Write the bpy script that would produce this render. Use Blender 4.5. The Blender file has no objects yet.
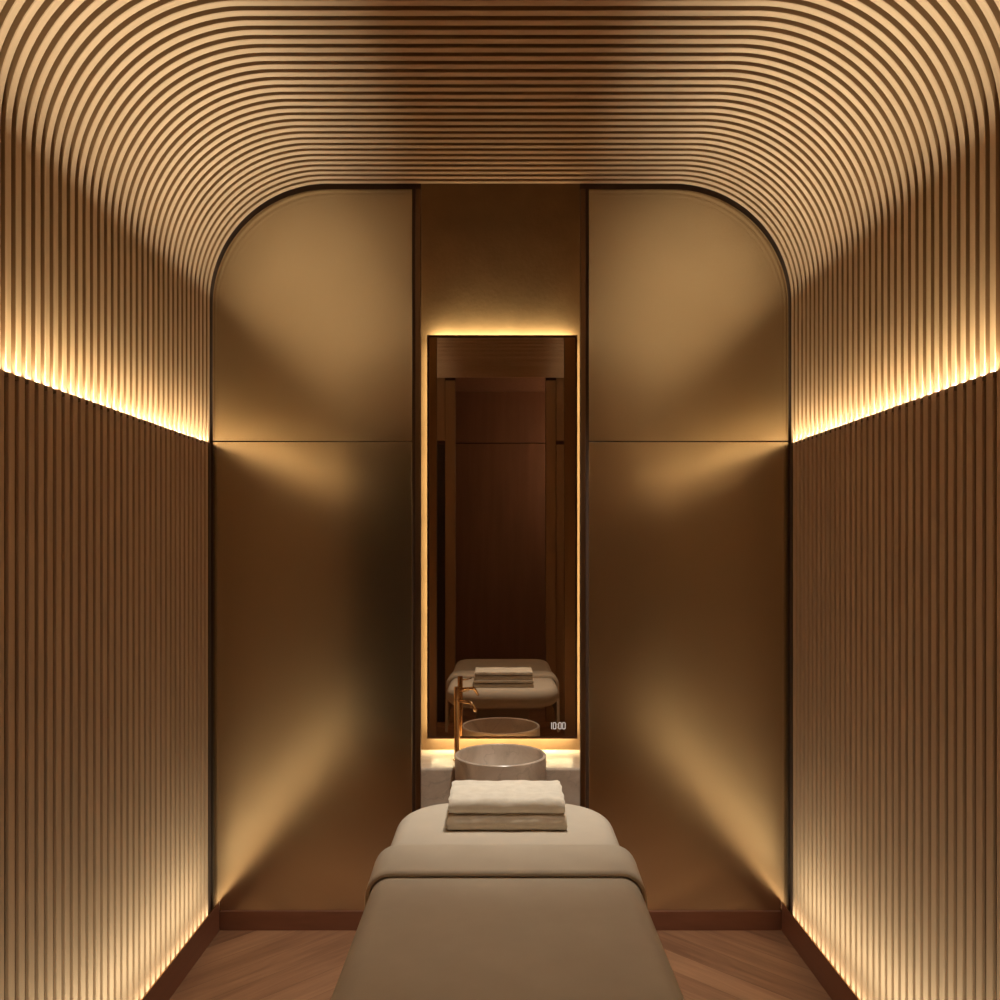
import bpy, bmesh, math, random
from mathutils import Vector, Matrix
random.seed(4)
S = bpy.context.scene
C = S.collection
PI = math.pi

# ------------------------------------------------------------------ helpers
def link_mesh(name, bm, mat, parent=None, smooth=False, recalc=False):
    if recalc:
        bmesh.ops.recalc_face_normals(bm, faces=bm.faces)
    me = bpy.data.meshes.new(name)
    bm.to_mesh(me); bm.free()
    if smooth:
        for p in me.polygons: p.use_smooth = True
    for m in (mat if isinstance(mat, (list, tuple)) else [mat]):
        me.materials.append(m)
    o = bpy.data.objects.new(name, me)
    C.objects.link(o)
    if parent:
        o.parent = parent
        o.matrix_parent_inverse = Matrix.Translation(-parent.location)
    return o

def tag(o, label, cat, group=None):
    o['label'] = label; o['category'] = cat
    if group: o['group'] = group
    return o

def struct(name, bm, mat, parent=None, **k):
    o = link_mesh(name, bm, mat, parent, **k)
    if parent is None: o['kind'] = 'structure'
    return o

def empty(name, loc, label, cat, group=None):
    o = bpy.data.objects.new(name, None)
    o.empty_display_size = .1
    o.location = loc; C.objects.link(o)
    return tag(o, label, cat, group)

def add_box(bm, x0, x1, y0, y1, z0, z1, bevel=0, seg=2):
    r = bmesh.ops.create_cube(bm, size=1)
    vs = r['verts']
    for v in vs:
        v.co = Vector(((x0+x1)/2 + v.co.x*(x1-x0), (y0+y1)/2 + v.co.y*(y1-y0), (z0+z1)/2 + v.co.z*(z1-z0)))
    if bevel:
        es = list({e for v in vs for e in v.link_edges})
        bmesh.ops.bevel(bm, geom=es, offset=bevel, segments=seg, affect='EDGES', profile=.5)
    return vs

def box_obj(name, mat, parent, *a, **k):
    bm = bmesh.new(); add_box(bm, *a, **k)
    return link_mesh(name, bm, mat, parent)

def add_prism(bm, pts, y0, y1, bevel=0):
    """polygon in XZ, extruded along y"""
    a = [bm.verts.new((x, y0, z)) for x, z in pts]
    b = [bm.verts.new((x, y1, z)) for x, z in pts]
    n = len(pts)
    f0 = bm.faces.new(a); f1 = bm.faces.new(b[::-1])
    for i in range(n):
        j = (i+1) % n
        bm.faces.new((a[j], a[i], b[i], b[j]))
    bmesh.ops.recalc_face_normals(bm, faces=bm.faces)
    if bevel:
        es = list(f0.edges)
        bmesh.ops.bevel(bm, geom=es, offset=bevel, segments=2, affect='EDGES', profile=.5)

def add_lathe(bm, prof, cx, cy, n=64):
    rings = []
    for r, z in prof:
        if r < 1e-5:
            rings.append([bm.verts.new((cx, cy, z))])
        else:
            rings.append([bm.verts.new((cx+r*math.cos(2*PI*k/n), cy+r*math.sin(2*PI*k/n), z)) for k in range(n)])
    for a, b in zip(rings, rings[1:]):
        for k in range(n):
            j = (k+1) % n
            if len(a) == 1 and len(b) == 1: continue
            if len(a) == 1: bm.faces.new((a[0], b[j], b[k]))
            elif len(b) == 1: bm.faces.new((a[k], a[j], b[0]))
            else: bm.faces.new((a[k], a[j], b[j], b[k]))

def add_tube(bm, pts, r, n=16, cap=True):
    pts = [Vector(p) for p in pts]
    rings = []
    up = None
    for i, p in enumerate(pts):
        t = (pts[min(i+1, len(pts)-1)] - pts[max(i-1, 0)]).normalized()
        if up is None:
            up = Vector((0, 0, 1)) if abs(t.z) < .9 else Vector((1, 0, 0))
        a = t.cross(up).normalized(); b = a.cross(t).normalized(); up = b
        rr = r[i] if isinstance(r, (list, tuple)) else r
        rings.append([bm.verts.new(p + a*rr*math.cos(2*PI*k/n) + b*rr*math.sin(2*PI*k/n)) for k in range(n)])
    for q, w in zip(rings, rings[1:]):
        for k in range(n):
            j = (k+1) % n
            bm.faces.new((q[k], q[j], w[j], w[k]))
    if cap:
        bm.faces.new(rings[0][::-1]); bm.faces.new(rings[-1])

# ------------------------------------------------------------------ materials
def new_mat(name):
    m = bpy.data.materials.new(name); m.use_nodes = True
    nt = m.node_tree
    return m, nt, nt.nodes['Principled BSDF']

def N(nt, kind, **k):
    n = nt.nodes.new(kind)
    for a, v in k.items():
        if a == 'inp':
            for i, val in v.items(): n.inputs[i].default_value = val
        else: setattr(n, a, v)
    return n

def plain(name, col, rough=.6, metal=0, spec=.5):
    m, nt, p = new_mat(name)
    p.inputs['Base Color'].default_value = (*col, 1)
    p.inputs['Roughness'].default_value = rough
    p.inputs['Metallic'].default_value = metal
    p.inputs['Specular IOR Level'].default_value = spec
    return m

def varied(name, c0, c1, scale, rough=.6, metal=0, bump=0, bscale=None, detail=4, stretch=(1, 1, 1), spec=.5, bdist=.01):
    m, nt, p = new_mat(name)
    tc = N(nt, 'ShaderNodeTexCoord')
    mp = N(nt, 'ShaderNodeMapping'); mp.inputs['Scale'].default_value = stretch
    nz = N(nt, 'ShaderNodeTexNoise', inp={'Scale': scale, 'Detail': detail, 'Roughness': .55})
    cr = N(nt, 'ShaderNodeValToRGB')
    cr.color_ramp.elements[0].position = .3; cr.color_ramp.elements[0].color = (*c0, 1)
    cr.color_ramp.elements[1].position = .7; cr.color_ramp.elements[1].color = (*c1, 1)
    L = nt.links.new
    L(tc.outputs['Object'], mp.inputs[0]); L(mp.outputs[0], nz.inputs['Vector'])
    L(nz.outputs['Fac'], cr.inputs[0]); L(cr.outputs[0], p.inputs['Base Color'])
    p.inputs['Roughness'].default_value = rough; p.inputs['Metallic'].default_value = metal
    p.inputs['Specular IOR Level'].default_value = spec
    if bump:
        n2 = N(nt, 'ShaderNodeTexNoise', inp={'Scale': bscale or scale*4, 'Detail': 3})
        b = N(nt, 'ShaderNodeBump', inp={'Strength': bump, 'Distance': bdist})
        L(mp.outputs[0], n2.inputs['Vector']); L(n2.outputs['Fac'], b.inputs['Height']); L(b.outputs[0], p.inputs['Normal'])
    return m

M = {}
M['slat'] = varied('slat_oak', (.57, .385, .25), (.65, .445, .295), 3, rough=.55, stretch=(1, 14, .6), spec=.25)
M['slat_back'] = varied('slat_backing', (.13, .075, .042), (.16, .095, .055), 4, rough=.8, spec=.1)
M['slat_side'] = varied('slat_side_gap_shade', (.29, .16, .075), (.33, .185, .09), 4, rough=.7, spec=.2)  # same wood as the faces, with the shade of the gaps put into the colour
M['reveal'] = plain('dark_reveal', (.08, .042, .027), .7)
M['skirt'] = varied('stained_walnut', (.20, .085, .05), (.26, .11, .065), 3, rough=.45, stretch=(1, .3, 6))
M['dark_wood'] = varied('dark_wood', (.30, .165, .10), (.36, .20, .125), 3, rough=.5, stretch=(6, 6, .4))
M['black_wood'] = varied('near_black_lacquer', (.022, .015, .011), (.03, .02, .014), 2, rough=.5)
M['rear_wood'] = varied('rear_brown_panel', (.34, .205, .12), (.38, .235, .14), 3, rough=.5, stretch=(6, 6, .4))
M['niche'] = varied('niche_bronze_plaster', (.31, .19, .10), (.39, .245, .13), 7, rough=.55, metal=.35, bump=.08, bscale=45, detail=8)
M['panel'] = varied('brushed_bronze', (.67, .60, .465), (.70, .63, .49), 2.5, rough=.20, metal=1, stretch=(1, 1, 1))
M['jamb'] = plain('bronze_jamb', (.22, .135, .085), .34, 1)
M['frame'] = plain('dark_bronze_frame', (.12, .055, .03), .35, .8)
M['mirror'] = plain('tinted_mirror_glass', (.56, .46, .37), .01, 1)
M['gold'] = plain('brushed_brass', (.72, .46, .24), .22, 1)
M['gold_bright'] = plain('polished_brass', (.85, .58, .32), .12, 1)
M['fabric'] = varied('beige_linen', (.56, .485, .39), (.60, .525, .425), 8, rough=.95, bump=.15, bscale=420, spec=.1, bdist=.002)
M['sheet'] = varied('beige_stretch_cover', (.585, .515, .425), (.625, .55, .455), 8, rough=.9, bump=.1, bscale=420, spec=.1, bdist=.002)
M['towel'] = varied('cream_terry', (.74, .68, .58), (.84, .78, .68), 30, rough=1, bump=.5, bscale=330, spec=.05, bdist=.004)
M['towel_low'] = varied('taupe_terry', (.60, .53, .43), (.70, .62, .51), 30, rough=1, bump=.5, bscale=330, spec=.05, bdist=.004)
M['base'] = varied('taupe_base', (.30, .22, .16), (.34, .25, .18), 5, rough=.7)
M['steel'] = plain('drain_metal', (.5, .38, .26), .25, 1)

def marble(name, base, dark, light):
    m, nt, p = new_mat(name)
    L = nt.links.new
    tc = N(nt, 'ShaderNodeTexCoord')
    nz = N(nt, 'ShaderNodeTexNoise', inp={'Scale': 7.0, 'Detail': 8, 'Roughness': .6, 'Distortion': .8})
    cr = N(nt, 'ShaderNodeValToRGB')
    e = cr.color_ramp.elements
    e[0].position = .3; e[0].color = (*dark, 1); e[1].position = .68; e[1].color = (*light, 1)
    x = e.new(.5); x.color = (*base, 1)
    n2 = N(nt, 'ShaderNodeTexNoise', inp={'Scale': 4.5, 'Detail': 5, 'Distortion': 1.6})
    s = N(nt, 'ShaderNodeMath', operation='SUBTRACT'); s.inputs[1].default_value = .5
    a = N(nt, 'ShaderNodeMath', operation='ABSOLUTE')
    mr = N(nt, 'ShaderNodeMapRange', inp={1: 0.0, 2: .016, 3: .28, 4: 0.0})
    mx = N(nt, 'ShaderNodeMixRGB'); mx.inputs[2].default_value = (*[c*.5 for c in dark], 1)
    L(tc.outputs['Object'], nz.inputs['Vector']); L(tc.outputs['Object'], n2.inputs['Vector'])
    L(nz.outputs['Fac'], cr.inputs[0]); L(n2.outputs['Fac'], s.inputs[0]); L(s.outputs[0], a.inputs[0]); L(a.outputs[0], mr.inputs[0])
    L(cr.outputs[0], mx.inputs[1]); L(mr.outputs[0], mx.inputs[0]); L(mx.outputs[0], p.inputs['Base Color'])
    p.inputs['Roughness'].default_value = .28
    return m
M['marble'] = marble('beige_marble', (.64, .52, .41), (.53, .42, .325), (.75, .64, .53))
M['marble_bowl'] = marble('grey_beige_marble', (.63, .53, .44), (.50, .41, .335), (.72, .62, .53))

def floor_mat():
    m, nt, p = new_mat('chevron_oak')
    L = nt.links.new
    tc = N(nt, 'ShaderNodeTexCoord'); sx = N(nt, 'ShaderNodeSeparateXYZ')
    L(tc.outputs['Object'], sx.inputs[0])
    def mt(op, a, b=None):
        n = N(nt, 'ShaderNodeMath', operation=op)
        for i, v in enumerate((a, b)):
            if v is None: continue
            if isinstance(v, (int, float)): n.inputs[i].default_value = v
            else: L(v, n.inputs[i])
        return n.outputs[0]
    ax = mt('ABSOLUTE', sx.outputs[0])
    w = mt('MULTIPLY', mt('ADD', sx.outputs[1], ax), .7071)
    t = mt('MULTIPLY', mt('SUBTRACT', sx.outputs[1], ax), .7071)
    wi = mt('DIVIDE', w, .125)
    idx = mt('FLOOR', wi); fr = mt('FRACT', wi)
    side = mt('GREATER_THAN', sx.outputs[0], 0.0)
    cb = N(nt, 'ShaderNodeCombineXYZ'); L(idx, cb.inputs[0]); L(side, cb.inputs[1])
    wn = N(nt, 'ShaderNodeTexWhiteNoise', noise_dimensions='2D'); L(cb.outputs[0], wn.inputs['Vector'])
    c2 = N(nt, 'ShaderNodeCombineXYZ')
    L(mt('MULTIPLY', w, 26.0), c2.inputs[0]); L(mt('MULTIPLY', t, 2.2), c2.inputs[1]); L(mt('MULTIPLY', idx, 3.7), c2.inputs[2])
    nz = N(nt, 'ShaderNodeTexNoise', inp={'Scale': 1.0, 'Detail': 6, 'Roughness': .6, 'Distortion': .6}); L(c2.outputs[0], nz.inputs['Vector'])
    f = mt('ADD', mt('MULTIPLY', nz.outputs['Fac'], .8), mt('MULTIPLY', wn.outputs['Value'], .35))
    cr = N(nt, 'ShaderNodeValToRGB'); e = cr.color_ramp.elements
    e[0].position = .3; e[0].color = (.21, .10, .055, 1); e[1].position = .85; e[1].color = (.45, .245, .135, 1)
    L(f, cr.inputs[0])
    edge = mt('MULTIPLY', mt('LESS_THAN', fr, .018), .45)
    mx = N(nt, 'ShaderNodeMixRGB'); mx.inputs[2].default_value = (.08, .04, .02, 1)
    L(edge, mx.inputs[0]); L(cr.outputs[0], mx.inputs[1]); L(mx.outputs[0], p.inputs['Base Color'])
    p.inputs['Roughness'].default_value = .45
    return m
M['floor'] = floor_mat()

# ------------------------------------------------------------------ dimensions
ZC = 1.62                     # eye height
DP = 3.58                     # plane of the metal panels
XU = 1.220; XL = 1.212        # face of upper and of lower slats
ZT = 3.136; RA = .497         # ceiling slat face, arch radius
ZL = 2.046                    # ledge of the lower slats
YR = .30                      # doorway wall
PITCH = .0452; FACE = .0240
cents = []
c = 3.5555
while c > YR + .05:
    cents.append(c); c -= PITCH

# ------------------------------------------------------------------ slatted shell
def strip(bm, path, prof, sides=()):
    """sweep an open profile [(dy, depth)] along a path of (x, z, nx, nz)"""
    for q, ((d0, y0), (d1, y1)) in enumerate(zip(prof, prof[1:])):
        A = [bm.verts.new((x+nx*d0, y0, z+nz*d0)) for x, z, nx, nz in path]
        B = [bm.verts.new((x+nx*d1, y1, z+nz*d1)) for x, z, nx, nz in path]
        for i in range(len(path)-1):
            bm.faces.new((A[i], A[i+1], B[i+1], B[i])).material_index = 1 if q in sides else 0

def slat_profile(c, dep, ch=.002, face=FACE):
    a, b = c-face/2, c+face/2
    return [(dep, a), (ch, a), (0, a+ch), (0, b-ch), (ch, b), (dep, b)]

def arc_path():
    p = []
    cx, cz = XU-RA, ZT-RA
    n = 44
    for i in range(n+1):
        t = PI - i*(PI/2)/n
        p.append((-cx+RA*math.cos(t), cz+RA*math.sin(t), math.cos(t), math.sin(t)))
    for i in range(n+1):
        t = PI/2 - i*(PI/2)/n
        p.append((cx+RA*math.cos(t), cz+RA*math.sin(t), math.cos(t), math.sin(t)))
    return p

DEP = .034
bm = bmesh.new()
ap = arc_path()
for c in cents: strip(bm, ap, slat_profile(c, DEP), (0, 4))
ceil = struct('ceiling', bm, [M['slat'], M['slat_side']], smooth=True, recalc=False)
bm = bmesh.new()
strip(bm, ap, [(DEP, YR), (DEP, DP+.03)])
strip(bm, ap, [(DEP+.03, YR), (DEP+.03, DP+.03)])
link_mesh('backing', bm, M['slat_back'], ceil, smooth=True)

def side_wall(s, name):
    up = [(s*XU, ZL-.0115, s, 0), (s*XU, ZT-RA, s, 0)]
    lo = [(s*XL, .03, s, 0), (s*XL, ZL-.012, s, 0)]; lip = [(s*XL, ZL-.012, s, 0), (s*XL, ZL, s, 0)]
    bm = bmesh.new()
    for c in cents:
        strip(bm, up, slat_profile(c, DEP), (0, 4))
    root = struct(name, bm, [M['slat'], M['slat_side']])
    bm = bmesh.new()
    add_box(bm, *sorted((s*(XU+DEP), s*(XU+DEP+.04))), YR, DP+.03, 0, ZT-RA)
    link_mesh('upper_backing', bm, M['slat_back'], root)
    bm = bmesh.new()
    for c in cents:
        if c > 3.55: continue
        strip(bm, lo, slat_profile(c, .010, .0015, .0268))
        a, b = c-.0268/2, c+.0268/2
        strip(bm, lip, slat_profile(c, .0024, .0015, .0268), (0, 4))
        for zq, dq in ((ZL, .0024), (ZL-.012, .010)):
            bm.faces.new([bm.verts.new((s*x, y, zq)) for x, y in ((XL, a), (XL, b), (XL+dq, b), (XL+dq, a))])
    link_mesh('lower_slats', bm, [M['slat'], M['slat_side']], root)
    bm = bmesh.new()
    add_box(bm, *sorted((s*(XL+.0095), s*(XL+.012))), YR, 3.548, 0, ZL-.012)
    add_box(bm, *sorted((s*(XL+.0022), s*(XL+.003))), YR, 3.548, ZL-.012, ZL)
    add_box(bm, *sorted((s*(XL+.0022), s*(XL+.012))), YR, 3.548, ZL-.0125, ZL-.0120)
    link_mesh('lower_backing', bm, M['slat_back'], root)
    bm = bmesh.new()
    add_box(bm, *sorted((s*(XL+.006), s*(XL+.04))), 3.549, 3.578, 0, ZL)
    link_mesh('gap_shade_filler', bm, M['reveal'], root)  # solid dark strip standing for the shaded gap, also blocks stray slot light
    # skirting with a lit slot behind it
    bm = bmesh.new()
    add_box(bm, *sorted((s*1.1805, s*1.185)), YR, 3.572, 0, .12, bevel=.0008, seg=1)
    bs = struct('baseboard_' + name.split('_')[1], bm, M['skirt'])
    box_obj('lit_edge_strip', M['gold_bright'], bs, *sorted((s*1.1805, s*1.1850)), YR, 3.572, .1202, .1222)  # bright strip added to imitate light spilling on the skirting's top edge
side_wall(-1, 'wall_left'); side_wall(1, 'wall_right')

# ------------------------------------------------------------------ floor
bm = bmesh.new()
add_box(bm, -1.6, 1.6, -1.0, 4.3, -.05, 0)
struct('floor', bm, M['floor'])

# ------------------------------------------------------------------ back wall: dark closure, bronze panels, jambs
PX, PZ, PR = 1.2135, 3.119, .489
NI = .336; GR = .358; GP = .372
def arch_outline(s, xi, z0, z1):
    """panel outline between inner x=xi and the arch, z0..z1 (z1 None = up to the arch)"""
    pts = [(s*xi, z0), (s*PX, z0)]
    if z1 is not None:
        pts += [(s*PX, z1), (s*xi, z1)]
    else:
        for i in range(49):
            t = i*(PI/2)/48
            pts.append((s*(PX-PR+PR*math.cos(t)), PZ-PR+PR*math.sin(t)))
        pts.append((s*xi, PZ))
    return pts
bm = bmesh.new()
for s in (-1, 1):
    add_box(bm, *sorted((s*NI, s*1.30)), DP+.0102, DP+.022, 0, 3.3)
add_box(bm, -1.30, 1.30, DP+.0102, DP+.022, 3.16, 3.6)
wb = struct('wall_back', bm, M['reveal'])
SEAM = 2.056
for s in (-1, 1):
    bm = bmesh.new(); add_prism(bm, arch_outline(s, GP, SEAM+.002, None), DP, DP+.010, bevel=.0015)
    link_mesh('upper_panel', bm, M['panel'], wb)
    bm = bmesh.new(); add_prism(bm, arch_outline(s, GP, .081, SEAM-.002), DP, DP+.010, bevel=.0015)
    link_mesh('lower_panel', bm, M['panel'], wb)
    box_obj('jamb', M['jamb'], wb, *sorted((s*NI, s*GR)), DP-.004, DP+.010, 0.0, PZ, bevel=.002)
bm = bmesh.new()
for s in (-1, 1):
    add_box(bm, *sorted((s*GR, s*1.18)), DP-.008, DP+.010, 0, .08, bevel=.001, seg=1)
struct('baseboard_back', bm, M['skirt'])

# niche behind the panels
YN = 4.09
bm = bmesh.new()
add_box(bm, -.47, .47, YN, YN+.04, 0, 3.60)
wn = struct('wall_niche', bm, M['niche'])
for s in (-1, 1):
    box_obj('added_lining', M['rear_wood'], wn, *sorted((s*.337, s*.428)), DP+.0223, DP+.0243, 0, 3.55)  # board added to lighten the dark edge strips in the mirror
    box_obj('niche_side', M['niche'], wn, *sorted((s*.43, s*.47)), DP+.0225, YN, 0, 3.60)
box_obj('niche_soffit', M['niche'], wn, -.43, .43, DP+.0225, YN, 3.55, 3.60)

# ------------------------------------------------------------------ doorway wall and corridor behind the camera
bm = bmesh.new()
OP = .415
for s in (-1, 1):
    add_box(bm, *sorted((s*OP, s*1.32)), YR-.06, YR-.02, 0, 3.2)
wf = struct('wall_front', bm, M['reveal'])
for s, low in ((-1, M['black_wood']), (1, M['rear_wood'])):
    box_obj('lower_panel', low, wf, *sorted((s*.51, s*1.25)), YR-.02, YR, 0, 2.54, bevel=.002)
    box_obj('upper_panel', M['rear_wood'], wf, *sorted((s*.51, s*1.25)), YR-.02, YR, 2.575, 3.2, bevel=.002)
    box_obj('door_jamb', M['rear_wood'], wf, *sorted((s*OP, s*.505)), YR-.10, YR+.012, 0, 3.125, bevel=.003)
bm = bmesh.new()
add_box(bm, -1.32, 1.32, -.72, -.68, 0, 2.665); add_box(bm, -1.32, 1.32, -.72, -.68, 2.675, 3.2)
struct('wall_corridor', bm, M['dark_wood'])
for s, nm in ((-1, 'wall_corridor_left'), (1, 'wall_corridor_right')):
    bm = bmesh.new(); add_box(bm, *sorted((s*1.28, s*1.32)), -.68, YR-.06, 0, 3.2)
    struct(nm, bm, M['dark_wood'])
bm = bmesh.new(); add_box(bm, -1.32, 1.32, -.72, YR-.06, 3.2, 3.24)
struct('ceiling_corridor', bm, M['dark_wood'])

# ------------------------------------------------------------------ mirror
YM = 4.04
MX0, MX1, MZ0, MZ1 = -.349, .365, .700, 2.617
mir = empty('mirror', ((MX0+MX1)/2, YM, MZ0), 'tall backlit bronze tinted mirror with thin dark frame and a digital clock', 'mirror')
bm = bmesh.new()
fw = .010
add_box(bm, MX0, MX0+fw, YM-.004, YM+.010, MZ0, MZ1)
add_box(bm, MX1-fw, MX1, YM-.004, YM+.010, MZ0, MZ1)
add_box(bm, MX0+fw, MX1-fw, YM-.004, YM+.010, MZ0, MZ0+fw)
add_box(bm, MX0+fw, MX1-fw, YM-.004, YM+.010, MZ1-fw, MZ1)
link_mesh('frame', bm, M['frame'], mir)
box_obj('glass', M['mirror'], mir, MX0+fw, MX1-fw, YM, YM+.010, MZ0+fw, MZ1-fw)
box_obj('back_box', M['niche'], mir, MX0+.06, MX1-.06, YM+.0102, YN, MZ0+.06, MZ1-.06)
# clock digits
mcl, nt, p = new_mat('clock_glow')
p.inputs['Base Color'].default_value = (0, 0, 0, 1)
p.inputs['Emission Color'].default_value = (1, .84, .70, 1); p.inputs['Emission Strength'].default_value = .55
bm = bmesh.new()
k = YM/850
def seg(x0, x1, y0, y1):
    add_box(bm, (x0-500.5)*k, (x1-500.5)*k, YM-.002, YM, ZC-(y1-545)*k, ZC-(y0-545)*k)
def zero(x):
    seg(x, x+.75, 722.9, 728.6); seg(x+2.6, x+3.35, 722.9, 728.6)
    seg(x+.5, x+2.85, 722.3, 723.05); seg(x+.5, x+2.85, 728.4, 729.15)
seg(551.2, 551.95, 722.3, 729.15)
zero(552.9); zero(558.2); zero(562.2)
seg(556.95, 557.6, 724.0, 724.7); seg(556.95, 557.6, 726.8, 727.5)
link_mesh('clock_display', bm, mcl, mir)

# ------------------------------------------------------------------ stone counter with a notch for the bowl
BX, BY, BR, ZR = 0.0, 3.74, .201, .700
CT = .635; CF = 3.75; FZ = .668
cnt = empty('vanity_counter', (0, 3.85, 0), 'beige marble vanity counter filling the niche below the mirror', 'counter')
bm = bmesh.new()
r = BR + .002
pts = [(-.428, CF), (-.428, YN-.001), (.428, YN-.001), (.428, CF)]
a0 = math.asin((CF-BY)/r)
for i in range(49):
    t = a0 + (PI-2*a0)*i/48
    pts.append((BX+r*math.cos(t), BY+r*math.sin(t)))
va = [bm.verts.new((x, y, CT)) for x, y in pts]; vb = [bm.verts.new((x, y, CT-.40)) for x, y in pts]
n = len(pts)
ft = bm.faces.new(va[::-1]); bm.faces.new(vb)
for i in range(n):
    j = (i+1) % n; bm.faces.new((va[i], va[j], vb[j], vb[i]))
bmesh.ops.recalc_face_normals(bm, faces=bm.faces)
bm.edges.ensure_lookup_table()
es = [e for e in ft.edges if abs(e.verts[0].co.y-CF) < 1e-5 and abs(e.verts[1].co.y-CF) < 1e-5]
bmesh.ops.bevel(bm, geom=es, offset=.011, segments=4, affect='EDGES', profile=.5)
link_mesh('worktop', bm, M['marble'], cnt)
bm = bmesh.new(); add_box(bm, -.428, .428, BY+BR+.004, YN-.001, .0, CT-.402)
link_mesh('plinth', bm, M['marble'], cnt)

basin = empty('vessel_basin', (BX, BY, 0), 'round grey beige marble wash basin standing against the counter', 'basin')
bm = bmesh.new()
zb = CT-.10
prof = [(0, zb), (BR-.006, zb), (BR, zb+.006), (BR, ZR-.003), (BR-.003, ZR), (BR-.010, ZR), (BR-.013, ZR-.003),
        (BR-.015, ZR-.03), (BR-.022, zb+.075), (BR-.045, zb+.042), (BR-.09, zb+.028), (.03, zb+.024), (0, zb+.024)]
add_lathe(bm, prof, BX, BY, 96)
bo = link_mesh('bowl', bm, M['marble_bowl'], basin, smooth=True, recalc=True)
md = bo.modifiers.new('es', 'EDGE_SPLIT'); md.split_angle = math.radians(35)
bm = bmesh.new()
add_lathe(bm, [(0, 0), (.15, 0), (.15, zb-.0002), (0, zb-.0002)], BX, BY, 64)
link_mesh('pedestal', bm, M['marble_bowl'], basin, smooth=True, recalc=True).modifiers.new('es', 'EDGE_SPLIT')
bm = bmesh.new()
add_lathe(bm, [(0, zb+.030), (.022, zb+.030), (.026, zb+.027), (.026, zb+.0235)], BX, BY, 32)
link_mesh('drain', bm, M['steel'], basin, smooth=True)

# ------------------------------------------------------------------ faucet
FX, FY = -.199, 3.885
fau = empty('faucet', (FX, FY, CT), 'tall brushed brass basin tap with angled spout left of the bowl', 'faucet')
bm = bmesh.new()
add_lathe(bm, [(0, CT), (.018, CT), (.018, CT+.006), (.0125, CT+.008), (.0125, FZ+.245), (.0, FZ+.245)], FX, FY, 32)
link_mesh('body', bm, M['gold'], fau, smooth=True).modifiers.new('es', 'EDGE_SPLIT')
bm = bmesh.new()
add_lathe(bm, [(0, FZ+.248), (.0125, FZ+.248), (.0125, FZ+.302), (.0115, FZ+.304), (0, FZ+.304)], FX, FY, 32)
link_mesh('mixer_cap', bm, M['gold'], fau, smooth=True).modifiers.new('es', 'EDGE_SPLIT')
bm = bmesh.new()
zs = FZ+.245
P = [(FX+.008, FY-.004, zs-.004), (FX+.035, FY-.02, zs-.005), (FX+.062, FY-.036, zs-.007), (FX+.069, FY-.04, zs-.011),
     (FX+.078, FY-.046, zs-.026), (FX+.088, FY-.053, zs-.045)]
add_tube(bm, P, [.0075, .0075, .0075, .0075, .007, .006], 16)
link_mesh('spout', bm, M['gold_bright'], fau, smooth=True)
bm = bmesh.new()
add_tube(bm, [(FX+.006, FY-.004, zs+.040), (FX+.03, FY-.016, zs+.041), (FX+.055, FY-.028, zs+.046)], [.0035, .0032, .0028], 12)
link_mesh('lever', bm, M['gold_bright'], fau, smooth=True)

# ------------------------------------------------------------------ massage table
TX = .014; ZB = .740
HW = .351; Y0, Y1 = 1.50, 2.950
tab = empty('massage_table', (TX, 2.1, 0), 'beige upholstered massage table on a central pedestal base', 'massage table')
def rr_outline(hw, y0, y1, rn, rf, ns=14):
    """rounded rectangle, counter-clockwise, near radius rn and far radius rf"""
    p = []
    for cx, cy, r, a in ((hw-rn, y0+rn, rn, -PI/2), (hw-rf, y1-rf, rf, 0), (-(hw-rf), y1-rf, rf, PI/2), (-(hw-rn), y0+rn, rn, PI)):
        for i in range(ns+1):
            t = a + i*(PI/2)/ns
            p.append((cx+r*math.cos(t), cy+r*math.sin(t)))
    return p
def inset(pts, d):
    n = len(pts); out = []
    for i in range(n):
        a = Vector(pts[i-1]); b = Vector(pts[(i+1) % n]); t = (b-a)
        if t.length < 1e-9: out.append(pts[i]); continue
        t.normalize(); nrm = Vector((-t.y, t.x))
        q = Vector(pts[i]) + nrm*d
        out.append((q.x, q.y))
    return out
bm = bmesh.new()
th = .115; er = .052
base = rr_outline(HW, Y0, Y1, .13, .21)
layers = []
for i in range(9):
    t = PI/2*i/8; layers.append((er-er*math.sin(t), ZB-th+er-er*math.cos(t)))
for i in range(9):
    t = PI/2*i/8; layers.append((er-er*math.cos(t), ZB-er+er*math.sin(t)))
rings = []
for d, z in layers:
    rings.append([bm.verts.new((TX+x, y, z)) for x, y in inset(base, d)])
for a, b in zip(rings, rings[1:]):
    for i in range(len(a)):
        j = (i+1) % len(a); bm.faces.new((a[i], a[j], b[j], b[i]))
bm.faces.new(rings[0][::-1]); bm.faces.new(rings[-1])
link_mesh('mattress', bm, M['sheet'], tab, smooth=True)
bm = bmesh.new()
zz = ZB-th
add_box(bm, TX-.26, TX+.26, 1.66, 2.76, zz-.035, zz+.0, bevel=.008)
link_mesh('support_frame', bm, M['base'], tab)
bm = bmesh.new()
add_box(bm, TX-.17, TX+.17, 1.85, 2.60, .06, zz-.035, bevel=.02, seg=3)
link_mesh('pedestal', bm, M['base'], tab)
bm = bmesh.new()
add_box(bm, TX-.25, TX+.25, 1.72, 2.72, 0, .06, bevel=.012, seg=3)
link_mesh('plinth', bm, M['base'], tab)

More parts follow.
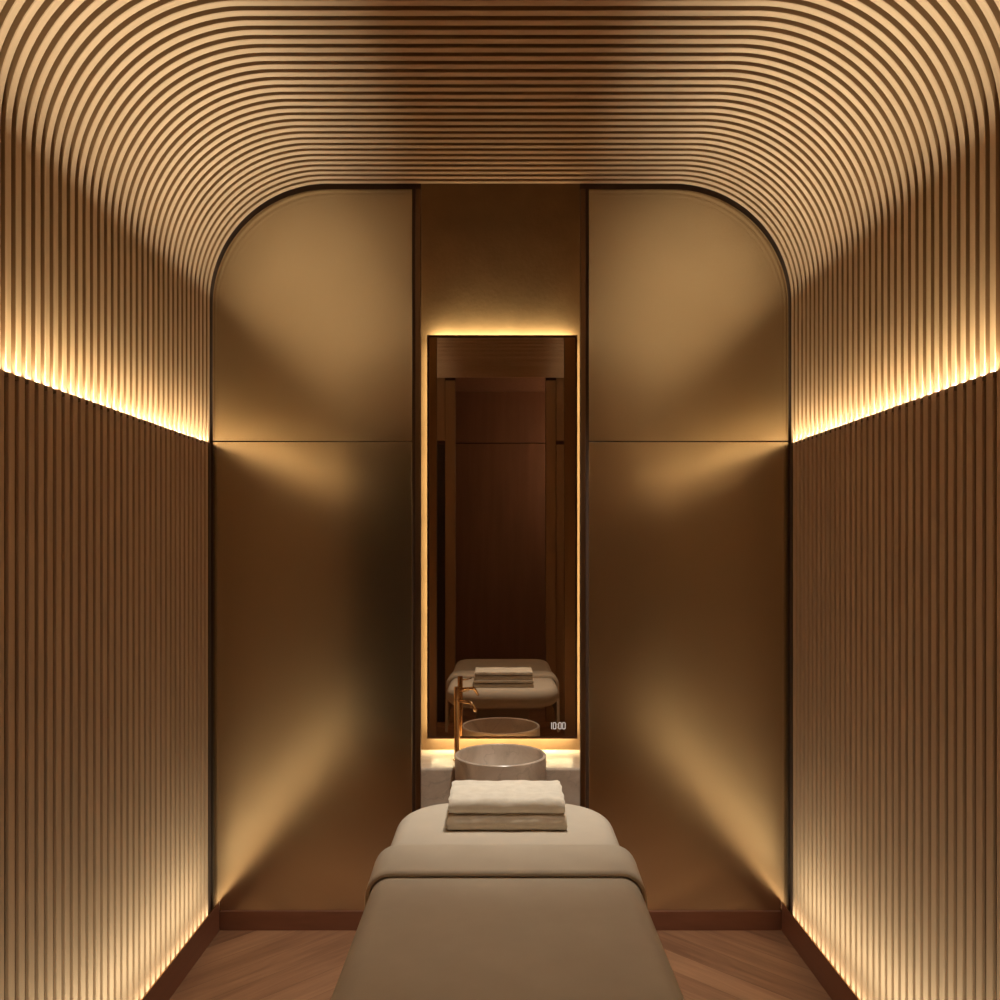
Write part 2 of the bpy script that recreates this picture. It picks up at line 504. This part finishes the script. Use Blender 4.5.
# blanket draped over the near part
bl = empty('blanket', (TX, 1.9, ZB), 'beige linen blanket draped over the massage table with its top edge turned back', 'blanket')
YB = 2.437
BW = HW + .010
def cross(off, zlow, hw, sag=0):
    """closed-off cross-section of the drape: left hem -> over -> right hem, (x, z)"""
    r = er + off; pts = []
    w = hw + off
    zt = ZB + .003 + off
    for i in range(7):
        z = zlow + (zt-r-zlow)*i/6
        pts.append((-w - .006*(1-i/6), z))
    for i in range(1, 9):
        t = PI - (PI/2)*i/8
        pts.append((-(w-r)+r*math.cos(t), zt-r+r*math.sin(t)))
    for i in range(1, 8):
        pts.append((-(w-r)+2*(w-r)*i/8, zt))
    return pts + [(-x, z) for x, z in reversed(pts[:15])]
def drape(name, stations, thick, mat, parent):
    bm = bmesh.new()
    rows = []
    for y, off, zl, hw in stations:
        rows.append([bm.verts.new((TX+x, y, z)) for x, z in cross(off, zl, hw)])
    for a, b in zip(rows, rows[1:]):
        for i in range(len(a)-1):
            bm.faces.new((a[i], a[i+1], b[i+1], b[i]))
    bmesh.ops.recalc_face_normals(bm, faces=bm.faces)
    o = link_mesh(name, bm, mat, parent, smooth=True)
    return o
# swept shell following the plan outline, open at the far side
def shell_blanket():
    bm = bmesh.new()
    hw = HW + .008; y0 = Y0 - .008; rn = .135
    path = []
    ns = 16
    for i in range(13): path.append((hw, YB + (y0+rn-YB)*i/12, 1, 0))
    for i in range(1, ns+1):
        t = -(PI/2)*i/ns; path.append((hw-rn+rn*math.cos(t), y0+rn+rn*math.sin(t), math.cos(t), math.sin(t)))
    for i in range(1, 9): path.append((hw-rn - 2*(hw-rn)*i/8, y0, 0, -1))
    for i in range(1, ns+1):
        t = -PI/2 - (PI/2)*i/ns; path.append((-(hw-rn)+rn*math.cos(t), y0+rn+rn*math.sin(t), math.cos(t), math.sin(t)))
    for i in range(1, 13): path.append((-hw, y0+rn + (YB-y0-rn)*i/12, -1, 0))
    zt = ZB + .004; r = er + .006; zl = .43
    prof = []
    for i in range(7): prof.append((.010*(1-i/6), zl + (zt-r-zl)*i/6))
    for i in range(1, 10):
        t = (PI/2)*i/9; prof.append((-r+r*math.cos(t), zt-r+r*math.sin(t)))
    rows = []
    for d, z in prof:
        rows.append([bm.verts.new((TX+x+nx*(d + (.004*math.sin(9*(x+y)) if z < zt-r-.01 else 0)), y+ny*d, z)) for x, y, nx, ny in path])
    for a, b in zip(rows, rows[1:]):
        for i in range(len(path)-1): bm.faces.new((a[i], a[i+1], b[i+1], b[i]))
    bm.faces.new(rows[-1])
    bmesh.ops.recalc_face_normals(bm, faces=bm.faces)
    return link_mesh('cover', bm, M['fabric'], bl, smooth=True)
cv = shell_blanket()
for pl in cv.data.polygons:
    if pl.normal.z < -.5: cv.data.flip_normals(); break
# the turned-back band: a doubled layer with a soft roll at the far side and a rounded near edge
hwb = HW + .006
st = []
Ynear, Yfar = 2.235, 2.455
st.append((Ynear+.004, .0035, .38, hwb))
for i in range(5):
    t = PI/2*i/4; st.append((Ynear+.005*(1-math.sin(t)), .005+.009*(1-math.cos(t)), .38, hwb))
st.append((Ynear+.03, .015, .38, hwb)); st.append((Ynear+.12, .017, .38, hwb)); st.append((Yfar-.04, .019, .38, hwb))
for i in range(1, 9):
    t = PI/2*i/8; st.append((Yfar-.025+.025*math.sin(t), -.002+.021*math.cos(t), .38, hwb))
fb = drape('turned_back_band', st, .0, M['fabric'], bl)

# ------------------------------------------------------------------ folded towels
def towel(name, mat, cx, y0, y1, z0, z1, w, label, seed):
    rnd = random.Random(seed)
    bm = bmesh.new()
    h = z1-z0; g = .0016; R = h/2; zm = (z0+z1)/2; gb = .0042
    # C-shaped section in (y, z): rounded fold at the near side, two leaves open at the far side
    sec = []
    nf = 12
    sec.append((y1, zm+gb))
    eb = h/2*.36
    for t in (0, PI/4, PI/2): sec.append((y1-eb*(1-math.cos(t))*.6, z1-eb+eb*math.sin(t)))
    m = 12
    for i in range(1, m): sec.append((y1-eb*.6 + (y0+R*.8-y1+eb*.6)*i/m, z1 + .0012*math.sin(i*1.3+seed)))
    for i in range(nf+1):
        t = PI/2 + PI*i/nf; sec.append((y0+R*.8+R*.8*math.cos(t), zm+R*math.sin(t)))
    for i in range(1, m): sec.append((y0+R*.8+(y1-eb*.6-y0-R*.8)*i/m, z0))
    for t in (PI/2, PI/4, 0): sec.append((y1-eb*(1-math.cos(t))*.6, z0+eb-eb*math.sin(t)))
    sec.append((y1, zm-gb))
    sec.append((y0+R*1.1, zm-g)); sec.append((y0+R*1.0, zm)); sec.append((y0+R*1.1, zm+g))
    nx = 40
    ph = [rnd.uniform(0, 6) for _ in range(6)]
    rows = []
    for i in range(nx+1):
        u = -1 + 2*i/nx
        e = max(0, (abs(u)-.955)/.045)
        sh = 1 - .16*e*e
        row = []
        for q, (y, z) in enumerate(sec):
            wob = .001*math.sin(ph[0]+9*u+q*.7)*e + .0012*math.sin(ph[1]+7*u+q*.25) + .0007*math.sin(ph[2]+19*u+q*.5)
            x = cx + u*(w/2) + .0014*e*math.sin(ph[3]+q*1.1)
            zz = z0 + (z-z0)*1.0 if z <= z0+1e-6 else zm + (z-zm)*sh + (wob if z > zm else 0)
            row.append(bm.verts.new((x, y + (wob if z < z1-.001 else 0), zz)))
        rows.append(row)
    n = len(sec)
    for a, b in zip(rows, rows[1:]):
        for k in range(n):
            j = (k+1) % n; bm.faces.new((a[k], a[j], b[j], b[k]))
    bm.faces.new(rows[0]); bm.faces.new(rows[-1][::-1])
    bmesh.ops.recalc_face_normals(bm, faces=bm.faces)
    o = link_mesh(name, bm, mat, None, smooth=True)
    md = o.modifiers.new('es', 'EDGE_SPLIT'); md.split_angle = math.radians(50)
    return tag(o, label, 'towel')
TZ = ZB + .0005
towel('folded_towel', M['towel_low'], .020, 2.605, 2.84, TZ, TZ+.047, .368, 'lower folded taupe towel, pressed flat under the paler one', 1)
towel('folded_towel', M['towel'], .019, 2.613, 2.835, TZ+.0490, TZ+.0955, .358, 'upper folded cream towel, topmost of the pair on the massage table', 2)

# ------------------------------------------------------------------ lights
def area(name, loc, rot, sx, sy, W, col, spread=180):
    l = bpy.data.lights.new(name, 'AREA'); l.shape = 'RECTANGLE'; l.size = sx; l.size_y = sy
    l.energy = W; l.color = col; l.spread = math.radians(spread)
    o = bpy.data.objects.new(name, l); o.location = loc; o.rotation_euler = rot; C.objects.link(o)
    return o
WARM = (1, .97, .71); GOLDEN = (1, .85, .49); ARCH = (1, .97, .75); GOLD = (1, .86, .48)
ylen = 3.54 - (YR+.02); ymid = (3.54+YR+.02)/2
TL = math.radians
for s in (-1, 1):
    area('added_cove_wash', (s*1.130, ymid, 2.047), (PI, s*TL(36), 0), .006, ylen, 3.6, GOLDEN, 116)  # added strip floating off the wall, softens the glow above the ledge
    area('cove_grazer', (s*1.2196, ymid, ZL-.0058), (PI, 0, 0), .0008, ylen, 14.2, ARCH, 86)
    area('added_plinth_wash', (s*1.05, ymid-.05, .125), (PI, s*TL(33), 0), .006, ylen-.1, 4.1, WARM, 106)  # added bodiless strip out in the room, widens the glow at the base
    area('plinth_led', (s*1.1985, ymid, .055), (PI, 0, 0), .012, ylen, 4, WARM, 80)
zc = (MZ0+MZ1)/2; xc = (MX0+MX1)/2; ym = (YM+.01+YN)/2
area('mirror_led_top', (xc, ym, MZ1-.012), (PI, 0, 0), MX1-MX0-.04, .03, 2.9, GOLD)
area('mirror_led_bottom', (xc, ym, MZ0+.008), (-.35, 0, 0), MX1-MX0-.04, .03, 1.8, GOLD)
area('mirror_led_left', (MX0+.03, ym, zc), (0, PI/2, 0), MZ1-MZ0-.04, .03, 3.5, GOLD)
area('mirror_led_right', (MX1-.03, ym, zc), (0, -PI/2, 0), MZ1-MZ0-.04, .03, 3.5, GOLD)
def spot(name, loc, target, W, size, blend, col, rad):
    l = bpy.data.lights.new(name, 'SPOT'); l.energy = W; l.spot_size = math.radians(size); l.spot_blend = blend
    l.color = col; l.shadow_soft_size = rad
    o = bpy.data.objects.new(name, l); o.location = loc
    o.rotation_euler = (Vector(target)-Vector(loc)).to_track_quat('-Z', 'Y').to_euler(); C.objects.link(o)
spot('downlight_and_fill', (.24, 2.95, 3.12), (.04, 3.25, .7), 150, 58, 1, (1, .92, .79), .03)
spot('downlight_and_fill', (.08, 2.35, 3.12), (.03, 2.5, .7), 34, 66, 1, (1, .90, .74), .04)  # second spot added as fill over the blanket, no fixture known
pl = bpy.data.lights.new('added_corridor_fill', 'POINT'); pl.energy = 16; pl.color = (1, .82, .6); pl.shadow_soft_size = .05  # added fill without a known fixture, brightens the corridor in the mirror
po = bpy.data.objects.new('added_corridor_fill', pl); po.location = (1.18, -.35, 2.5); C.objects.link(po)

w = bpy.data.worlds.new('world'); S.world = w; w.use_nodes = True
w.node_tree.nodes['Background'].inputs[0].default_value = (0, 0, 0, 1)
w.node_tree.nodes['Background'].inputs[1].default_value = 0

# ------------------------------------------------------------------ camera
cam = bpy.data.cameras.new('camera'); co = bpy.data.objects.new('camera', cam); C.objects.link(co)
co.location = (0, 0, ZC); co.rotation_euler = (PI/2, 0, 0)
cam.sensor_width = 36; cam.lens = 850*36/1000; cam.shift_y = .045; cam.shift_x = -.0005
cam.clip_start = .02
S.camera = co
S.view_settings.view_transform = 'Standard'; S.view_settings.look = 'None'
S.view_settings.gamma = 1; S.view_settings.use_curve_mapping = False
S.view_settings.exposure = .1
S.cycles.max_bounces = 12; S.cycles.diffuse_bounces = 8; S.cycles.glossy_bounces = 6
S.cycles.use_denoising = True
S.cycles.sample_clamp_indirect = 6
